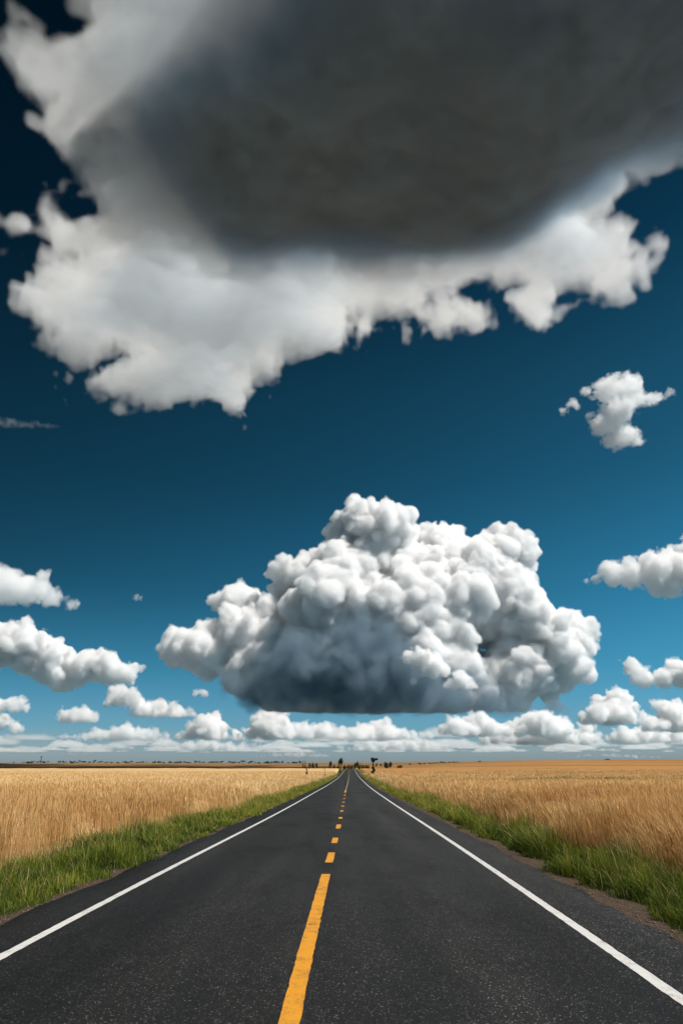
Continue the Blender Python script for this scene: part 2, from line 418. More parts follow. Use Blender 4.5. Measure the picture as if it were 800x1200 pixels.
P = scatter(0, 5, 330, lambda d: 620 * min(1, (14 / d)) ** 1.6)
dxp = P[:, 0] - road_x(P[:, 1])
for s in (-1, 1):
    ex = edge_x(P[:, 1], s)
    inn = (P[:, 0] - ex) * s
    # thin, ragged margin; full stand behind it
    keep = (rng.random(len(P)) < sstep(-0.5, 0.5, inn) ** 1.0) & (inn > -.5)
    p = P[keep]; n = len(p); d = np.maximum(p[:, 1], 6); 
    gz = height(p[:, 0], p[:, 1])
    clump = noise2(p[:, 0] / 1.1, p[:, 1] / 1.1, 51, 3)
    h = WH * (1 + .09 * rng.standard_normal(n) + .07 * clump) + low_at(p[:, 0], p[:, 1]); h *= np.where(rng.random(n) < .2, .72, 1)
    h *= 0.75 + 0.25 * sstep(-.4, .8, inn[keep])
    k = np.maximum(1, d / 14) ** 0.85
    wid = 0.0062 * k * rng.uniform(.7, 1.3, n)
    wind = 2.9 + .6 * noise2(p[:, 0] / 4, p[:, 1] / 4, 53, 2)
    lean = (np.abs((.11 if s < 0 else .22) + .13 * rng.standard_normal(n) + .05 * clump), wind + rng.normal(0, .9, n))
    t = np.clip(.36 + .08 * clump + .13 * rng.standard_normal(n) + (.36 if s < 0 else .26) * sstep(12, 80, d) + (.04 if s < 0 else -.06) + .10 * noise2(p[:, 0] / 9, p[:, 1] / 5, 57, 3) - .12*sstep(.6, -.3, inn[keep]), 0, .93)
    wd = weed_at(p[:, 0], p[:, 1]); t = np.where(rng.random(n) < wd * .8, 1.0, t)
    prof = [(0, .85), (.38, .85), (.74, .7), (.81, 1.3), (.92, 1.1), (1.0, 0)]
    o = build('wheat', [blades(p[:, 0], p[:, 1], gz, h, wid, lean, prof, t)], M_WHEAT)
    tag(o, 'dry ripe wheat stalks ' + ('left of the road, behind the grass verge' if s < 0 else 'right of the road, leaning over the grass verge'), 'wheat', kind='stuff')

P = scatter(0, 4, 260, lambda d: 1700 * min(1, (9 / d)) ** 1.12)
for s in (-1, 1):
    dxp = (P[:, 0] - road_x(P[:, 1])) * s
    inner = 4.22 + (0.42 if s > 0 else 0.10) + .16 * noise2(P[:, 1] / .7, P[:, 0] * 0 + s, 43, 3)
    outer = (G_L if s < 0 else G_R) + .7
    keep = (dxp > inner) & (dxp < outer) & (rng.random(len(P)) < sstep(outer, outer - 1.1, dxp) + .02)
    p = P[keep]; n = len(p); d = np.maximum(p[:, 1], 5)
    gz = height(p[:, 0], p[:, 1]) - .01
    clump = noise2(p[:, 0] / .55, p[:, 1] / .55, 52, 3)
    e = sstep(0, .35 if s > 0 else .8, dxp[keep] - inner[keep])
    h = (.29 + .13 * clump + .06 * rng.standard_normal(n)) * (.35 + .65 * e) * (1.0 if s < 0 else 1.12); h *= np.clip(1 + .38 * noise2(p[:, 0] / 1.6, p[:, 1] / 2.4, 58, 3), .45, 2); h = np.clip(h, .05, .85)
    wid = 0.0075 * np.maximum(1, d / 9) ** .8 * rng.uniform(.6, 1.3, n)
    lean = (np.abs(.45 + .3 * rng.standard_normal(n)), rng.normal(math.pi if s > 0 else 2.6, 1.3, n))
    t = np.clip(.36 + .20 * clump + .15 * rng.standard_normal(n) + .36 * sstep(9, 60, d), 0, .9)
    dry = rng.random(n) < .03 + .16 * sstep(1.2, .1, outer - dxp[keep]); t = np.where(dry, 1.0, t); h = np.where(dry, h * 1.45, h)
    prof = [(0, 1), (.35, .95), (.7, .65), (1.0, 0)]
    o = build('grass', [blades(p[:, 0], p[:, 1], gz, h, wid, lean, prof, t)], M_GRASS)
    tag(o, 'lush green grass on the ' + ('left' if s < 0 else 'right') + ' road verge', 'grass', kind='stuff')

# gravel and dry litter along the asphalt edges
def pebbles():
    V = []; F = []; b = 0
    ico = np.array([(0, 0, 1), (.9, 0, .3), (.28, .85, .35), (-.72, .52, .3), (-.72, -.52, .35), (.28, -.85, .3), (0, 0, -.5)])
    fc = [(0, 1, 2), (0, 2, 3), (0, 3, 4), (0, 4, 5), (0, 5, 1), (6, 2, 1), (6, 3, 2), (6, 4, 3), (6, 5, 4), (6, 1, 5)]
    n = 9000
    y = 5 + 45 * rng.random(n) ** 1.8; sd = np.where(rng.random(n) < .62, 1, -1)
    off = np.where(sd > 0, A_R + rng.normal(.22, .22, n), A_L - np.abs(rng.normal(.05, .16, n)))
    x = road_x(y) + off; onroad = (off > A_L - .02) & (off < A_R + .03)
    z = np.where(onroad, road_z(y) - .012, height(x, y))
    r = np.exp(rng.normal(-4.9, .45, n))
    A = rng.uniform(.6, 1.4, (n, 7, 3)) * ico[None] * r[:, None, None]
    V = (A + np.stack([x, y, z], -1)[:, None]).reshape(-1, 3)
    F = (np.array(fc).ravel()[None] + (np.arange(n) * 7)[:, None]).ravel()
    return mesh_np('gravel', V, F, np.full(n * 10, 3), flat_mat('gravel_stone', (.17, .125, .09), .9, .6, 40), smooth=False)
tag(pebbles(), 'loose brown gravel along the asphalt edges', 'gravel', kind='stuff')

# ------------------------------------------------------------------ trees, shrubs, mast, bird
def leaf_mat(name, c0, c1):
    return blade_material(name, [(0, c0), (1, c1)], .25, .7)
M_LEAF = leaf_mat('dark_leaves', (.010, .018, .007), (.040, .058, .018))
M_LEAF2 = leaf_mat('olive_leaves', (.03, .045, .010), (.10, .13, .025))
M_LEAF3 = leaf_mat('yellow_green_leaves', (.09, .12, .015), (.24, .26, .03))
M_BARK = flat_mat('bark', (.045, .032, .022), .9, .4, 6)
def tube(pts, rad, sides=7):
    pts = np.array(pts, float); V = []; F = []
    for k, (p, r) in enumerate(zip(pts, rad)):
        a = np.arange(sides) / sides * 2 * math.pi
        V.append(np.stack([p[0] + r * np.cos(a), p[1] + r * np.sin(a), np.full(sides, p[2])], -1))
    for k in range(len(pts) - 1):
        for j in range(sides):
            F.append((k * sides + j, k * sides + (j + 1) % sides, (k + 1) * sides + (j + 1) % sides, (k + 1) * sides + j))
    return np.concatenate(V), np.array(F)
def merge_tubes(ts):
    V = []; F = []; b = 0
    for v, f in ts: V.append(v); F.append(f + b); b += len(v)
    return np.concatenate(V), np.concatenate(F)
def crown_mesh(name, blobs, n, leaf, mat, parent, r):
    """Leaf-sized faces filling several clumps. blobs: (x,y,z,rx,rz)."""
    B = np.array(blobs); wts = B[:, 3] ** 2 * B[:, 4]; pick = r.choice(len(B), n, p=wts / wts.sum())
    d = r.standard_normal((n, 3)); d /= np.linalg.norm(d, axis=1)[:, None]; rr = r.random(n) ** (1 / 2.2)
    b = B[pick]; c = b[:, :3] + d * rr[:, None] * np.stack([b[:, 3], b[:, 3], b[:, 4]], -1)
    u = r.standard_normal((n, 3)); u /= np.linalg.norm(u, axis=1)[:, None]
    v = np.cross(u, r.standard_normal((n, 3))); v /= np.linalg.norm(v, axis=1)[:, None]
    s = leaf * r.uniform(.6, 1.4, n)[:, None]
    V = np.stack([c - u * s, c + v * s * .6, c + u * s, c - v * s * .6], 1).reshape(-1, 3)
    F = np.arange(4 * n); t = np.repeat(np.clip(.45 + .25 * r.standard_normal(n) + .12 * r.standard_normal(len(B))[pick], 0, 1), 4)
    return mesh_np(name, V, F, np.full(n, 4), mat, parent=parent, attrs={'tint': ('FLOAT', t)})
def tree(name, loc, H, W, shape, mat, label, cat='tree', group=None, seed=0, n=600):
    r = np.random.default_rng(seed); o = empty(name, loc); tag(o, label, cat, group)
    if shape == 'round': th, blobs = .35, [(r.normal(0, W * .2), r.normal(0, W * .2), H * r.uniform(.5, .8), W * r.uniform(.22, .34), H * r.uniform(.15, .24)) for _ in range(9)]
    elif shape == 'bush': th, blobs = .25, [(r.uniform(-.34, .34) * W, r.normal(0, W * .12), H * r.uniform(.3, .68), W * r.uniform(.14, .22), H * r.uniform(.22, .34)) for _ in range(11)]
    elif shape == 'column': th, blobs = .15, [(r.normal(0, W * .08), r.normal(0, W * .08), H * q, W * .5 * (1.0 - .75 * q) * r.uniform(.85, 1.15), H * .09) for q in np.linspace(.1, .93, 12)]
    elif shape == 'spire': th, blobs = .8, [(r.normal(0, W * .12), r.normal(0, W * .1), H * q, W * .42 * k, H * .12) for q, k in ((.1, 1.1), (.2, 1), (.3, .7), (.5, .2), (.64, .22), (.8, .2), (.93, .22))]
    else: th, blobs = .6, [(r.normal(0, W * .2), r.normal(0, W * .2), H * r.uniform(.78, .92), W * r.uniform(.2, .3), H * r.uniform(.07, .11)) for _ in range(7)] + [(r.normal(0, W * .06), 0, H * q, W * .21, H * .10) for q in (.1, .2, .32, .44)] + [(0, 0, H * .6, W * .13, H * .1)]
    crown_mesh('crown', blobs, n, (W * H) ** .5 * .055 * (600 / n) ** .35, mat, o, r)
    tw = W * .05 if shape != 'topped' else W * .09
    ts = [tube([(0, 0, -.3), (.02 * W, 0, H * th * .5), (0, .02 * W, H * th), (0, 0, H * .85)], [tw, tw * .8, tw * .6, tw * .15])]
    for k in range(3):
        a = r.uniform(0, 6.28); z0 = H * th * r.uniform(.8, 1.1); q = .25 * W
        ts.append(tube([(0, 0, z0), (q * math.cos(a) * .5, q * math.sin(a) * .5, z0 + H * .1), (q * math.cos(a), q * math.sin(a), z0 + H * .2)], [tw * .4, tw * .3, tw * .1], 5))
    V, F = merge_tubes(ts)
    mesh_np('trunk', V, F.ravel(), np.full(len(F), 4), M_BARK, parent=o)
    return o
def px_tree(name, x, yb, hpx, wpx, Y, *args, **kw):
    """Stands on the land at distance Y in the direction of photo column x, hpx tall."""
    p, k = at_dist(x, yb, Y); m = k / FPX; X = p[0]; z = float(height(np.array([X]), np.array([Y]))[0])
    H = max(hpx * m, 0.3); ztop = at_dist(x, yb - hpx, Y)[0][2]
    H = max(H, ztop - z) if ztop - z < 4 * H else H
    return tree(name, (X, Y, z - .05), H, wpx * m, *args, **kw)
G1 = 'distant trees along the horizon'
px_tree('roadside_tree', 437.5, 909, 21, 8, 262, 'topped', M_LEAF, 'tall dark roadside tree right of the road, round top above a narrow leafy trunk', seed=3, n=1800)
px_tree('slender_shrub', 359, 913.5, 13, 3.6, 205, 'column', M_LEAF, 'dark columnar shrub at the edge of the left wheat field, farther from the road', 'shrub', seed=4, n=900)
px_tree('slender_shrub', 380.3, 913.5, 13, 3.4, 212, 'spire', M_LEAF, 'dark shrub with a thin bare spike, just left of the road verge', 'shrub', seed=5, n=800)
px_tree('young_tree', 398, 909, 12, 3.6, 330, 'column', M_LEAF3, 'slim yellow green young tree on the left verge where the road narrows', seed=6, n=700)
px_tree('round_tree', 399.5, 897, 9.5, 6, 700, 'round', M_LEAF, 'tallest rounded dark tree on the horizon behind the road crest', seed=7, n=900)
px_tree('round_tree', 417.5, 896.5, 5.5, 5, 760, 'round', M_LEAF, 'small rounded tree on the horizon right of where the road vanishes', seed=8)
px_tree('round_tree', 387.5, 896.5, 5, 4, 720, 'round', M_LEAF, 'small rounded tree at the left end of the hedgerow behind the road crest', seed=9)
px_tree('dark_bush', 454, 898, 6.5, 11, 640, 'bush', M_LEAF, 'wide dark dome-shaped bush on the horizon right of the tall roadside tree', 'bush', seed=10, n=1200)
px_tree('dark_bush', 468, 897.5, 3, 7, 700, 'bush', M_LEAF2, 'low flat brownish bush on the horizon right of the wide dark bush', 'bush', seed=11)
px_tree('columnar_tree', 355, 898, 7, 2.2, 690, 'column', M_LEAF, 'left one of two narrow dark trees side by side on the horizon', 'tree', 'pair of narrow horizon trees', seed=12)
px_tree('columnar_tree', 357.4, 898, 8, 2.2, 690, 'column', M_LEAF, 'right and taller one of two narrow dark trees side by side on the horizon', 'tree', 'pair of narrow horizon trees', seed=13)
px_tree('field_bush', 684, 918, 6, 6, 108, 'bush', M_LEAF2, 'green bush at the right end of the weedy streak in the right field', 'bush', seed=14, n=900)
px_tree('field_bush', 690.5, 917, 4, 4, 110, 'bush', M_LEAF2, 'smaller green bush just right of the field bush in the right field', 'bush', seed=15)
px_tree('verge_bush', 375, 917, 4, 8, 165, 'bush', M_LEAF2, 'low green bush on the left verge below the spiked shrub', 'bush', seed=16)
px_tree('verge_bush', 452, 919, 5, 8, 140, 'bush', M_LEAF2, 'low green bush on the right verge at the wheat edge, nearer one', 'bush', seed=17)
px_tree('verge_bush', 433, 910, 4, 5, 240, 'bush', M_LEAF2, 'low green bush at the foot of the tall roadside tree', 'bush', seed=18)
px_tree('verge_bush', 461, 921, 5, 6, 125, 'bush', M_LEAF2, 'low olive bush in the wheat edge right of the road, nearest one', 'bush', seed=19)
rr = random.Random(5)
row = []
x = 3.0
while x < 350:
    x += rr.choice([2.0, 2.6, 3.2, 4.5, 7.5]) * (1.7 if x < 60 else 1)
    row.append((x, rr.uniform(1.3, 3.2), rr.uniform(2.2, 6)))
def side_words(x): return 'far left' if x < 120 else 'left' if x < 240 else 'left of the road'
for i, (x, hp, wp) in enumerate(row):
    Y = rr.uniform(2050, 2500)
    px_tree('horizon_tree', x, 894.2, hp, wp, Y, rr.choice(['bush', 'round', 'bush']), M_LEAF, 'tiny dark tree in the broken row along the left horizon', 'tree', G1, seed=100 + i, n=140)
for i, x in enumerate([392, 395.5, 404, 407.5, 411, 414, 421, 424.5, 428, 431]):
    px_tree('hedgerow_shrub', x, 897.3, rr.uniform(2.2, 3.6), rr.uniform(3.6, 5.2), rr.uniform(720, 800), 'bush', M_LEAF, 'dark shrub in the low hedgerow behind the road crest', 'shrub', 'hedgerow shrubs behind the road crest', seed=200 + i, n=300)
for i, x in enumerate([363, 367, 371, 441, 446, 480, 492, 497, 503, 508, 512, 517, 521, 526, 531, 535, 561]):
    px_tree('horizon_tree', x, 895.5, rr.uniform(1.2, 2.4), rr.uniform(3, 6), 1500 + 40 * i, 'bush', M_LEAF, 'tiny dark tree on the horizon ' + ('near the road' if x < 460 else 'right of the road, in a thin line'), 'tree', G1 if x < 460 else 'thin line of trees on the right horizon', seed=300 + i, n=140)
px_tree('horizon_tree', 711, 891.8, 2, 7, 2900, 'bush', M_LEAF, 'lone flat clump of trees on the far right horizon', 'tree', seed=350, n=160)

# lattice mast on the far left
def box_np(x0, x1, y0, y1, z0, z1):
    V = np.array([(x, y, z) for z in (z0, z1) for x, y in ((x0, y0), (x1, y0), (x1, y1), (x0, y1))], float)
    F = np.array([(0, 3, 2, 1), (4, 5, 6, 7), (0, 1, 5, 4), (1, 2, 6, 5), (2, 3, 7, 6), (3, 0, 4, 7)]); return V, F
M_STEEL = flat_mat('dull_steel', (.10, .10, .11), .6, .2, 1)
p, k = at_dist(48, 894, 2100); m = k / FPX; z0 = float(height(np.array([p[0]]), np.array([2100.]))[0])
mo = empty('radio_mast', (p[0], 2100, z0)); tag(mo, 'thin lattice radio mast standing on the far left horizon', 'mast')
Hm = at_dist(48, 886, 2100)[0][2] - z0
bars = []
for sx_, sy_ in ((-1, -1), (1, -1), (1, 1), (-1, 1)): bars.append(tube([(sx_ * 1.6, sy_ * 1.6, 0), (sx_ * .4, sy_ * .4, Hm)], [.3, .2], 5))
for q in np.linspace(.05, .95, 9):
    ww = 1.6 * (1 - q) + .4 * q; bars.append(box_np(-ww, ww, -ww - .1, -ww + .1, Hm * q - .12, Hm * q + .12)); bars.append(box_np(-ww, ww, ww - .1, ww + .1, Hm * q - .12, Hm * q + .12))
V, F = merge_tubes(bars); mesh_np('lattice', V, F.ravel(), np.full(len(F), 4), M_STEEL, parent=mo)
V, F = merge_tubes([box_np(-1.8, 1.8, -1.8, 1.8, Hm - 3.4, Hm - .8), box_np(-.2, .2, -.2, .2, Hm - .8, Hm + 2.5)]); mesh_np('antenna', V, F.ravel(), np.full(len(F), 4), M_STEEL, parent=mo)
p, k = at_dist(39, 894.3, 2200)
z0 = float(height(np.array([p[0]]), np.array([2200.]))[0])
sh = empty('farm_shed', (p[0], 2200, z0)); tag(sh, 'tiny pale farm shed left of the radio mast on the horizon', 'shed')
V, F = box_np(-6, 6, -4, 4, -1, 5); mesh_np('wall', V, F.ravel(), np.full(6, 4), flat_mat('shed_wall', (.28, .26, .24)), parent=sh)
V = np.array([(-6.5, -4.5, 5), (6.5, -4.5, 5), (6.5, 0, 7.5), (-6.5, 0, 7.5), (-6.5, 4.5, 5), (6.5, 4.5, 5)]); F = [0, 1, 2, 3, 3, 2, 5, 4, 0, 3, 4, 1, 5, 2]
mesh_np('roof', V, F, [4, 4, 3, 3], flat_mat('shed_roof', (.10, .08, .07)), parent=sh)

# ------------------------------------------------------------------ clouds
def cloud_material(name, density, aniso=0.0, col=(1, 1, 1)):  # col: how much of the light a droplet scatters on
    m = bpy.data.materials.new(name); m.use_nodes = True; t = m.node_tree; t.nodes.clear()
    o = t.nodes.new('ShaderNodeOutputMaterial'); v = t.nodes.new('ShaderNodeVolumePrincipled')
    v.inputs['Color'].default_value = (*col, 1); v.inputs['Density'].default_value = density; v.inputs['Anisotropy'].default_value = aniso
    t.links.new(v.outputs[0], o.inputs['Volume']); return m
def paint_core_shade(m, lo_, hi_, col):
    """Puts shade into the vapour colour: dense parts darkened, thin parts left white."""
    t = m.node_tree; v = next(n for n in t.nodes if n.type == 'PRINCIPLED_VOLUME')
    a = t.nodes.new('ShaderNodeAttribute'); a.attribute_name = 'density'
    r = t.nodes.new('ShaderNodeValToRGB'); e = r.color_ramp.elements
    e[0].position = lo_; e[0].color = (1, 1, 1, 1); e[1].position = hi_; e[1].color = (*col, 1)
    t.links.new(a.outputs['Fac'], r.inputs[0]); t.links.new(r.outputs[0], v.inputs['Color'])
def volume_object(name, den, org, vox, mat):
    """A mesh whose points carry a density field; its modifier turns the field into a fog volume."""
    nx, ny, nz = den.shape
    den = den.astype(np.float32, copy=True); den[[0, -1]] = 0; den[:, [0, -1]] = 0; den[:, :, [0, -1]] = 0
    me = bpy.data.meshes.new(name); me.vertices.add(den.size)
    me.attributes.new('d', 'FLOAT', 'POINT').data.foreach_set('value', den.reshape(-1))
    ob = bpy.data.objects.new(name, me); COL.objects.link(ob); ob.location = org
    me.materials.append(mat)
    g = bpy.data.node_groups.new('fog', 'GeometryNodeTree')
    for io in ('INPUT', 'OUTPUT'): g.interface.new_socket('Geometry', in_out=io, socket_type='NodeSocketGeometry')
    Nn = g.nodes.new; Lk = g.links.new
    gi = Nn('NodeGroupInput'); go = Nn('NodeGroupOutput'); vc = Nn('GeometryNodeVolumeCube'); sm = Nn('GeometryNodeSetMaterial'); sm.inputs['Material'].default_value = mat
    vc.inputs['Min'].default_value = (0, 0, 0); vc.inputs['Max'].default_value = tuple(vox * (n - 1) for n in den.shape)
    for kk, r_ in zip('XYZ', den.shape): vc.inputs['Resolution ' + kk].default_value = r_
    pos = Nn('GeometryNodeInputPosition')
    a = Nn('ShaderNodeVectorMath'); a.operation = 'DIVIDE'; Lk(pos.outputs[0], a.inputs[0]); a.inputs[1].default_value = (vox,) * 3
    b = Nn('ShaderNodeVectorMath'); b.operation = 'ADD'; Lk(a.outputs[0], b.inputs[0]); b.inputs[1].default_value = (.5, .5, .5)
    f = Nn('ShaderNodeVectorMath'); f.operation = 'FLOOR'; Lk(b.outputs[0], f.inputs[0])
    sp = Nn('ShaderNodeSeparateXYZ'); Lk(f.outputs[0], sp.inputs[0])
    def fi(s_): q = Nn('FunctionNodeFloatToInt'); Lk(s_, q.inputs[0]); return q.outputs[0]
    def im(op, s_, v_):
        q = Nn('FunctionNodeIntegerMath'); q.operation = op; Lk(s_, q.inputs[0])
        if isinstance(v_, int): q.inputs[1].default_value = v_
        else: Lk(v_, q.inputs[1])
        return q.outputs[0]
    ix, iy, iz = [fi(sp.outputs[k]) for k in range(3)]
    idx = im('ADD', im('MULTIPLY', im('ADD', im('MULTIPLY', ix, ny), iy), nz), iz)
    na = Nn('GeometryNodeInputNamedAttribute'); na.data_type = 'FLOAT'; na.inputs[0].default_value = 'd'
    si = Nn('GeometryNodeSampleIndex'); si.data_type = 'FLOAT'; si.domain = 'POINT'; si.clamp = True
    Lk(gi.outputs[0], si.inputs['Geometry']); Lk(na.outputs['Attribute'], si.inputs['Value']); Lk(idx, si.inputs['Index'])
    Lk(si.outputs[0], vc.inputs['Density']); Lk(vc.outputs[0], sm.inputs[0]); Lk(sm.outputs[0], go.inputs[0])
    md = ob.modifiers.new('fog', 'NODES'); md.node_group = g
    return ob

def warp(A, fields):
    """A resampled (trilinear) at positions pushed about by the vector noise fields."""
    nx, ny, nz = A.shape; out = np.empty_like(A); S = ny * nz; flat = A.ravel()
    jy, jz = np.meshgrid(np.arange(ny, dtype=np.float32), np.arange(nz, dtype=np.float32), indexing='ij')
    for i in range(nx):
        p = [np.clip(g + f[i], 0, n - 1.001) for g, f, n in zip((np.full_like(jy, i), jy, jz), fields, A.shape)]
        q = [v.astype(np.int32) for v in p]; fr = [v - w_ for v, w_ in zip(p, q)]
        b = q[0] * S + q[1] * nz + q[2]; r = 0
        for dx_ in (0, 1):
            wx = fr[0] if dx_ else 1 - fr[0]
            for dy_ in (0, 1):
                wy = wx * (fr[1] if dy_ else 1 - fr[1])
                o = b + dx_ * S + dy_ * nz
                r = r + wy * (flat[o] * (1 - fr[2]) + flat[o + 1] * fr[2])
        out[i] = r
    return out
def stamp(sdf, c, r, pad=7):
    lo = np.maximum(np.floor(c - r - pad), 0).astype(int); hi = np.minimum(np.ceil(c + r + pad) + 1, sdf.shape).astype(int)
    if (hi <= lo).any(): return
    g = np.ogrid[lo[0]:hi[0], lo[1]:hi[1], lo[2]:hi[2]]
    dd = np.sqrt(((g[0] - c[0]) ** 2 + (g[1] - c[1]) ** 2 + (g[2] - c[2]) ** 2).astype(np.float32)) - np.float32(r)
    s = sdf[lo[0]:hi[0], lo[1]:hi[1], lo[2]:hi[2]]; np.minimum(s, dd, out=s)

def cumulus(label, lobes, base_py, Y, vpp=1.0, tau=0.55, seed=0, kids=26, puff=1.0, soft=2.5, aniso=0.2, group=None, name='cumulus_cloud', ragged=1.0, cat='cloud', wisp=0.0, cell=None, dens_noise=0.35, col=(1, 1, 1), blur=0, swirl=0):
    """lobes: (px, py, r px, depth offset px) of the photo's billows; they are set out in depth around distance Y."""
    r = np.random.default_rng(seed)
    _, k0 = at_dist(400, base_py, Y); m = k0 / FPX; vox = m / vpp
    zb = at_dist(400, base_py, Y)[0][2]
    W = []
    for px, py, rad, dz in lobes:
        p, kk = at_dist(px, py, Y + dz * m); W.append((*p, rad * kk / FPX))
    W = np.array(W); pad = 9 * vox
    lo = (W[:, :3] - W[:, 3:4] * 1.35).min(0) - pad; hi = (W[:, :3] + W[:, 3:4] * 1.35).max(0) + pad
    lo[2] = zb - 6 * vox; hi[2] = max(hi[2], zb + 12 * vox)
    shape = tuple(np.ceil((hi - lo) / vox).astype(int))
    sdf = np.full(shape, 99, np.float32)
    rmax = W[:, 3].max() / vox
    for x, y, z, R0 in W:
        c = (np.array([x, y, z]) - lo) / vox; R1 = R0 / vox
        stamp(sdf, c, R1 * .92)
        nk = int(kids * np.clip(R1 / 25, .35, 2.2))
        for _ in range(nk):
            d = r.standard_normal(3); d[2] = abs(d[2]) * 1.1 - .35; d /= np.linalg.norm(d)
            r1 = R1 * (.11 + .40 * r.random() ** 2.1); c1 = c + d * (R1 * .90 - r1 * r.uniform(-.05, .5)); stamp(sdf, c1, r1)
            if r1 > 4.5:
                for _ in range(8):
                    e = r.standard_normal(3) + d * 0.9; e /= np.linalg.norm(e); stamp(sdf, c1 + e * r1 * .9, r1 * r.uniform(.25, .5))
    c0 = cell or float(np.clip(rmax * .40, 4.5, 18))
    void = sdf > 6.5
    if blur:                       # melt the billows together where they meet
        sdf = np.minimum(sdf, 12)
        for _ in range(blur):
            for ax in range(3):
                sdf = (np.roll(sdf, 1, ax) + sdf + np.roll(sdf, -1, ax)) / 3
    if swirl:
        sdf = warp(np.minimum(sdf, 12), [swirl * (noise3(shape, 17, seed + 200 + q_) + .5 * noise3(shape, 7, seed + 210 + q_) + .22 * noise3(shape, 3.2, seed + 220 + q_)) for q_ in range(3)])
    sdf -= puff * c0 * .20 * fbm3(shape, c0, 5, seed * 13 + 1, .55, billow=True)
    if wisp: sdf += wisp * fbm3(shape, c0 * .8, 4, seed * 13 + 60, .6)
    sdf[void] = 9
    zz = np.arange(shape[2], dtype=np.float32)[None, None, :] - (zb - lo[2]) / vox
    base = fbm3((shape[0], shape[1], 2), (max(c0, 8), max(c0, 8), 2), 3, seed + 5, .5)[:, :, :1] * ragged
    sdf = np.maximum(sdf, base - zz)
    den = np.clip(-sdf / soft, 0, 1)
    if dens_noise: den *= np.clip(1 + dens_noise * noise3(shape, max(c0 * .4, 2.5), seed + 99), .15, 2)
    mat = cloud_material('cloud_vapour', tau / vox, aniso, col)
    o = volume_object(name, den, tuple(lo), vox, mat)
    return tag(o, label, cat, group, 'stuff')

# the great towering cumulus above the road
MAIN = [(438, 640, 48, 30), (402, 668, 36, 10), (472, 672, 46, 20), (516, 640, 30, 50), (536, 684, 44, 10), (584, 656, 34, 30), (560, 705, 56, 10), (602, 694, 30, 30),
        (600, 728, 46, 10), (645, 752, 38, 0), (670, 736, 25, 5), (655, 782, 32, -5), (684, 792, 15, 0), (605, 785, 46, 0), (352, 686, 32, 20), (384, 668, 26, 20), (332, 700, 18, 20),
        (356, 740, 46, 15), (282, 708, 27, 35), (280, 742, 32, 10), (305, 772, 44, 5), (236, 762, 30, 5), (206, 760, 22, 10), (245, 782, 20, 0), (420, 725, 72, 10),
        (400, 785, 60, 5), (480, 745, 72, 10), (500, 785, 60, 0), (330, 800, 40, 5), (290, 790, 30, 10), (440, 810, 50, 5), (360, 820, 40, 0), (540, 810, 44, 0), (600, 812, 30, 0), (640, 806, 20, 0)]
cumulus('towering white cumulus with a flat slate grey base, largest cloud above the road', MAIN, 834, 14000, vpp=.88, tau=.26, seed=11, kids=30, puff=.5, soft=2.0, aniso=0, cell=8, dens_noise=.25, blur=1, swirl=2.6)
SHADE_DECK = [(300, 812, 24, 0), (335, 808, 30, 0), (370, 800, 36, 0), (410, 800, 40, -10), (450, 806, 38, 0), (490, 814, 32, -10), (530, 818, 30, 0), (570, 824, 24, -5), (610, 826, 20, 0), (650, 826, 16, 0), (680, 826, 9, 0), (560, 806, 20, 0),
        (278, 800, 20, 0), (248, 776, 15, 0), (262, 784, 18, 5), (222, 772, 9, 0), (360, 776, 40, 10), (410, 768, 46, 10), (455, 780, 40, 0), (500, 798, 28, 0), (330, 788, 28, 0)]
cumulus('dark slate blue cloud deck added as the shaded foot of the towering cumulus', SHADE_DECK, 841, 12300, vpp=.7, tau=.12, seed=17, kids=12, puff=1.2, soft=14, wisp=1.6, aniso=.3, col=(.36, .47, .55), ragged=2.5, name='shade_cloud', swirl=3)  # added dark volume: its grey colour stands in for the cumulus's own shade
cumulus('small bright cloud scrap in front of the dark body of the towering cumulus', [(492, 774, 14, 0), (507, 780, 15, 0), (478, 771, 9, 0), (520, 786, 9, 0), (540, 796, 11, 0), (530, 802, 8, 0), (550, 803, 8, 0), (484, 798, 6, 0)], 809, 11600, vpp=1.0, tau=.35, seed=12, soft=2.5, wisp=.6)

